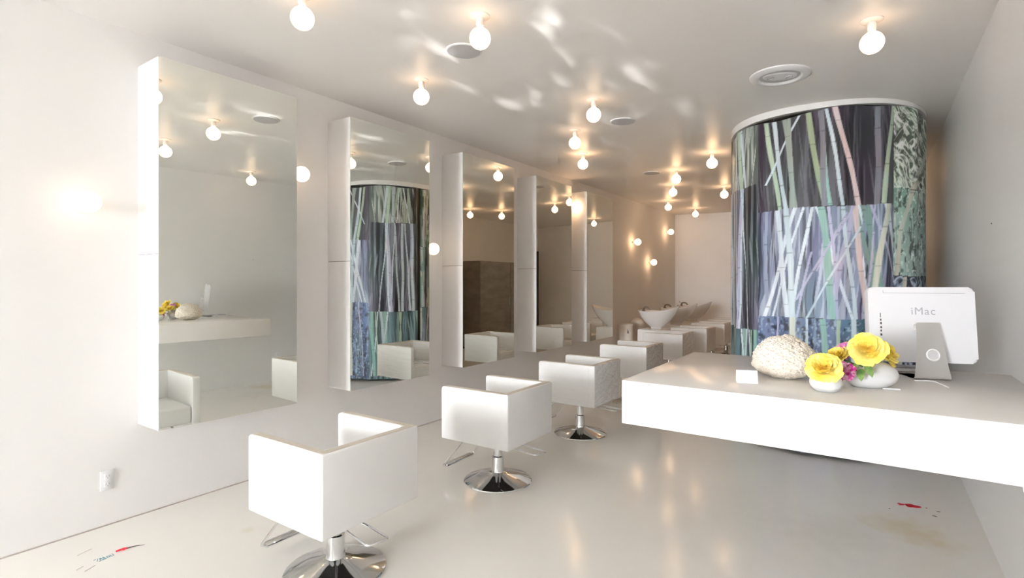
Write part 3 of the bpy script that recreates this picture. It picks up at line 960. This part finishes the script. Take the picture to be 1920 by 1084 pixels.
ports = [((-.172, Yb, .278), (-.169, Yb + .002, .300)), ((-.173, Yb, .262), (-.167, Yb + .002, .272)), ((-.173, Yb, .245), (-.166, Yb + .002, .256)),
         ((-.173, Yb, .226), (-.166, Yb + .002, .236)), ((-.173, Yb, .210), (-.167, Yb + .002, .219)), ((-.174, Yb, .190), (-.166, Yb + .002, .201))]
detail('ports', ports, M['dark'], shell, 'row of small dark sockets on the left')
cu = bpy.data.curves.new('logo', 'FONT'); cu.body = 'iMac'; cu.size = .050; cu.align_x = 'CENTER'; cu.extrude = .0006; cu.space_character = 1.12
to = link(bpy.data.objects.new('logo_source', cu))
bpy.context.view_layer.update()
lm = bpy.data.meshes.new_from_object(to.evaluated_get(bpy.context.evaluated_depsgraph_get()))
bpy.data.objects.remove(to)
lm.materials.clear(); lm.materials.append(M['grey_mark'])
lm.transform(tilt @ Matrix.Translation((.008, Yb, .294)) @ Matrix.Rotation(PI / 2, 4, 'X'))
lg = link(bpy.data.objects.new('logo', lm)); lg.parent = shell; lg['label'] = 'grey lettering on the white back'
# stand: bent metal sheet, neck down the back and foot on the desk
bm = bmesh.new()
prof = [(-.060, .262), (-.066, .235), (-.090, .14), (-.104, .06), (-.112, .018), (-.108, .006), (-.085, .003), (.06, .003)]
hw = [.046, .047, .056, .066, .072, .074, .074, .072]
rings = []
for (y, z), w_ in zip(prof, hw):
    rings.append([bm.verts.new((-w_, y, z)), bm.verts.new((w_, y, z))])
for a_, b_2 in zip(rings, rings[1:]): bm.faces.new((a_[0], a_[1], b_2[1], b_2[0]))
bmesh.ops.solidify(bm, geom=bm.faces[:], thickness=.0055)
bmesh.ops.translate(bm, vec=(0.01, 0, .0035), verts=bm.verts[:])
zmn = min(v.co.z for v in bm.verts)
bmesh.ops.translate(bm, vec=(0, 0, -zmn + .0003), verts=bm.verts[:])
stand = obj('stand', bm, M['alu'], pc, angle=40)
bm = bmesh.new(); box(bm, (-.035, -.060, .222), (.055, -.03, .250), .004, 1); obj('hinge', bm, M['alu'], stand)
Mr = Matrix.Translation((.016, -.0985, .112)) @ Matrix.Rotation(PI / 2 - .2, 4, 'X')
bm = bmesh.new(); lathe(bm, [(.027, -.002), (.029, .004), (.024, .006), (.022, .001)], 36, Mr, cap=False); obj('cable_ring', bm, M['white_plastic'], stand)
bm = bmesh.new(); lathe(bm, [(.0225, 0), (.0225, .0015)], 36, Mr); obj('cable_hole', bm, M['grille'], stand)
bm = bmesh.new()
tube(bm, rounded_path([(-.185, -.036, .19), (-.17, -.045, .14), (-.14, -.05, .085), (-.12, -.03, .045)], .04), .0012, 6); obj('thin_wire', bm, M['grey_mark'], pc)

# keyboard under the screen
kb = thing('keyboard', 'white keyboard pushed under the computer screen', 'keyboard', (.055, 3.335, ZT), RZ)
bm = bmesh.new(); box(bm, (-.19, -.058, .0005), (.19, .058, .016), .004, 2); obj('case', bm, M['white_plastic'], kb)
kk = bmesh.new()
for rr_ in range(5):
    for c_ in range(15): box(kk, (-.180 + c_ * .0242, -.050 + rr_ * .020, .015), (-.159 + c_ * .0242, -.033 + rr_ * .020, .021))
bm = kk; o = obj('keys', bm, M['grey_mark'], kb, smooth=False); o['label'] = 'rows of keys'
bm = bmesh.new(); tube(bm, rounded_path([(.150, 3.000, ZT + .003), (.20, 3.035, ZT + .003), (.225, 3.03, ZT + .003), (.245, 2.96, ZT + .003), (.262, 2.89, ZT + .003)], .03), .0026, 8)
tag(obj('computer_cable', bm, M['card']), 'thin white cable lying on the desk in front of the computer stand', 'cable')
bm = bmesh.new(); tube(bm, [(.030, 2.705, ZT + .004), (.034, 2.705, ZT + .004), (.085, 2.712, ZT + .004), (.092, 2.713, ZT + .004)], [.0015, .004, .004, .003], 10)
tag(obj('pen', bm, M['card']), 'short white pen lying at the foot of the large vase', 'pen')
bm = bmesh.new(); tube(bm, [(.395, DY0 + .012, DZ0 + .001), (.395, DY0 + .012, DZ0 - .012), (.398, DY0 + .008, DZ0 - .026)], .0045, 8)
tag(obj('cable_stub', bm, M['card']), 'short white cable end sticking out below the desk front', 'cable')

# ------------------------------------------------------------------ things and marks on the floor
hb = thing('hair_clip', 'small red clip with thin dark tail lying on the floor by the left wall', 'hair clip', (-3.468, 1.175, 0), math.radians(80))
bm = bmesh.new(); tube(bm, [(0, 0, .006), (.025, .002, .007), (.052, .0, .007)], [.004, .0055, .004], 8); obj('grip', bm, M['red'], hb)
bm = bmesh.new(); tube(bm, [(.035 + .010 * math.cos(a), .010 * math.sin(a), .007) for a in [k * 2 * PI / 14 for k in range(14)]], .0028, 6, closed=True); obj('spring_loop', bm, M['red'], hb)
bm = bmesh.new(); tube(bm, [(.048, 0, .006), (.085, -.004, .006), (.13, -.022, .004)], [.004, .0025, .0008], 8); tag(obj('tail', bm, M['dark'], hb), 'thin dark pointed tail')

def stroke_mark(name, label, cat, strokes, m, w=.004):
    bm = bmesh.new()
    for st in strokes:
        for (x0, y0), (x1, y1) in zip(st, st[1:]):
            d = Vector((x1 - x0, y1 - y0, 0)); n_ = Vector((-d.y, d.x, 0)).normalized() * w / 2
            a_, b_3 = Vector((x0, y0, 0)), Vector((x1, y1, 0))
            lo = [bm.verts.new(p + Vector((0, 0, z))) for z in (.0003, .0012) for p in (a_ - n_, b_3 - n_, b_3 + n_, a_ + n_)]
            for q in ((0, 3, 2, 1), (4, 5, 6, 7), (0, 1, 5, 4), (1, 2, 6, 5), (2, 3, 7, 6), (3, 0, 4, 7)): bm.faces.new([lo[i] for i in q])
    return tag(obj(name, bm, m, smooth=False), label, cat)
# letter-like teal scribble: local u along the wall (+Y), v towards the wall (-X)
def uv(pts, o=(-3.43, 1.075), s=.024): return [(o[0] - p[1] * s - p[0] * s * .02, o[1] + p[0] * s) for p in pts]
stroke_mark('teal_scribble', 'faded teal letter-like scribble on the floor beside the red clip', 'mark',
            [uv(p) for p in ([(-.1, 1.4), (.35, 1.7)], [(.2, .3), (.7, 1.6)], [(.7, .2), (1.1, 1.6), (1.35, .2)], [(.8, .8), (1.3, .8)], [(1.6, 1.5), (1.6, .3), (2.0, .3)], [(1.6, .9), (1.9, .9)],
             [(2.2, .3), (2.2, 1.1), (2.6, 1.1), (2.6, .3), (2.2, .3)], [(2.9, 1.3), (2.9, .3), (3.2, .3)], [(3.4, 1.5), (3.4, .3)], [(.4, -.1), (1.9, .05)])], M['teal'], .0034)
stroke_mark('floor_scuff', 'thin grey scuff streak on the floor nearest the left wall', 'mark', [[(-3.60, 1.04), (-3.615, 1.08), (-3.625, 1.115)]], M['grime'], .004)
stroke_mark('floor_scuff', 'pair of grey scuff streaks on the floor below the teal scribble', 'mark', [[(-3.37, 1.005), (-3.40, 1.06)], [(-3.42, .985), (-3.44, 1.02)]], M['grime'], .005)

def blot(name, label, x, y, rx, ry, rot, m, cat='mark', group=None):
    bm = bmesh.new()
    lathe(bm, [(1, .0003), (1, .0009), (.8, .0016), (.01, .0018)], 24, sx=rx, sy=ry)
    for v in bm.verts:
        a_ = math.atan2(v.co.y, v.co.x); k_ = 1 + .14 * math.sin(3 * a_ + x * 9) + .08 * math.sin(5 * a_)
        v.co.x *= k_; v.co.y *= k_
    o = obj(name, bm, m); o.location = (x, y, 0); o.rotation_euler = (0, 0, rot)
    return tag(o, label, cat, group)
blot('red_petal', 'larger elongated red spot on the floor under the desk', .213, 4.433, .045, .030, .1, M['redpaint'], 'spot', 'red spots under the desk')
blot('red_petal', 'smaller red spot just left of the larger red one on the floor', .152, 4.425, .020, .020, .3, M['redpaint'], 'spot', 'red spots under the desk')
blot('floor_speck', 'tiny dark speck on the floor left of the red spots', .087, 4.295, .004, .004, 0, M['speck'], 'speck', 'dark specks under the desk')
blot('floor_speck', 'tiny dark speck just right of the red spots', .289, 4.443, .006, .004, 0, M['speck'], 'speck', 'dark specks under the desk')
blot('floor_speck', 'dark curved crumb right of the red spots, the farther one', .350, 4.416, .013, .004, .5, M['speck'], 'speck', 'dark specks under the desk')
blot('floor_speck', 'dark curved crumb right of the red spots, the nearer and larger one', .323, 4.32, .016, .006, -.6, M['speck'], 'speck', 'dark specks under the desk')
bm = bmesh.new(); lathe(bm, [(.004, 0), (.004, .004), (.001, .005)], 10, Matrix.Rotation(-PI / 2, 4, 'Y'))
o = obj('nail_head', bm, M['speck']); o.location = (XR, 3.98, 1.83); tag(o, 'tiny dark nail head in the bare right wall above the computer', 'nail')

# ------------------------------------------------------------------ daylight
wd = bpy.data.worlds.new('sky'); sc.world = wd
wd.use_nodes = True
N, L = wd.node_tree.nodes, wd.node_tree.links
bg = N['Background']
tc = N.new('ShaderNodeTexCoord'); sp = N.new('ShaderNodeSeparateXYZ'); rp = N.new('ShaderNodeValToRGB')
L.new(tc.outputs['Generated'], sp.inputs[0]); L.new(sp.outputs['Z'], rp.inputs['Fac'])
rp.color_ramp.elements[0].position = 0; rp.color_ramp.elements[0].color = (.965, .98, 1, 1)
rp.color_ramp.elements[1].position = .8; rp.color_ramp.elements[1].color = (.90, .945, 1, 1)
L.new(rp.outputs['Color'], bg.inputs['Color'])
bg.inputs['Strength'].default_value = 41.0
ld = bpy.data.lights.new('window_portal', 'AREA'); ld.shape = 'RECTANGLE'; ld.size = WX1 - WX0; ld.size_y = WZ1 - WZ0
ld.cycles.is_portal = True
lo = link(bpy.data.objects.new('window_portal', ld)); lo.location = ((WX0 + WX1) / 2, YF - .11, (WZ0 + WZ1) / 2); lo.rotation_euler = (PI / 2, 0, 0)
lo.rotation_euler = (-PI / 2, 0, 0) if False else (PI / 2, 0, PI)

# unseen spot added inside the room, standing in for sunlight bounced onto the ceiling
sl = bpy.data.lights.new('bounced_sun_standin', 'SPOT'); sl.energy = 2200; sl.spot_size = math.radians(17); sl.spot_blend = .8; sl.shadow_soft_size = .02; sl.color = (1, .98, .95)
so = link(bpy.data.objects.new('bounced_sun_standin', sl)); so.location = (-1.7, -2.6, .45)
tgt = Vector((-2.05, 3.45, 3.05))
so.rotation_euler = (tgt - so.location).to_track_quat('-Z', 'Y').to_euler()
sl.use_nodes = True
N, L = sl.node_tree.nodes, sl.node_tree.links
em = N['Emission']
tc = N.new('ShaderNodeTexCoord'); nz = N.new('ShaderNodeTexNoise'); nz.inputs['Scale'].default_value = 26; nz.inputs['Detail'].default_value = 2
mr = N.new('ShaderNodeMapRange'); mr.inputs['From Min'].default_value = .57; mr.inputs['From Max'].default_value = .74
L.new(tc.outputs['Normal'], nz.inputs['Vector']); L.new(nz.outputs['Fac'], mr.inputs['Value']); L.new(mr.outputs['Result'], em.inputs['Strength'])

# ------------------------------------------------------------------ camera and view
cd = bpy.data.cameras.new('camera'); cam = link(bpy.data.objects.new('camera', cd))
cam.location = (0, 0, 1.5)
FPX = 990.0
cam.rotation_euler = (PI / 2, 0, math.atan((1638 - 960) / FPX))
cd.sensor_width = 36; cd.sensor_fit = 'HORIZONTAL'; cd.lens = 36 * FPX / 1920
cd.shift_y = -13 / 1920
cd.clip_start = .02
sc.camera = cam
sc.view_settings.view_transform = 'Standard'
sc.view_settings.look = 'None'
sc.view_settings.gamma = 1
sc.view_settings.exposure = 0.48
sc.view_settings.use_curve_mapping = False
sc.cycles.use_denoising = True
sc.cycles.max_bounces = 14
sc.cycles.diffuse_bounces = 7
sc.cycles.glossy_bounces = 7
sc.cycles.sample_clamp_indirect = 8
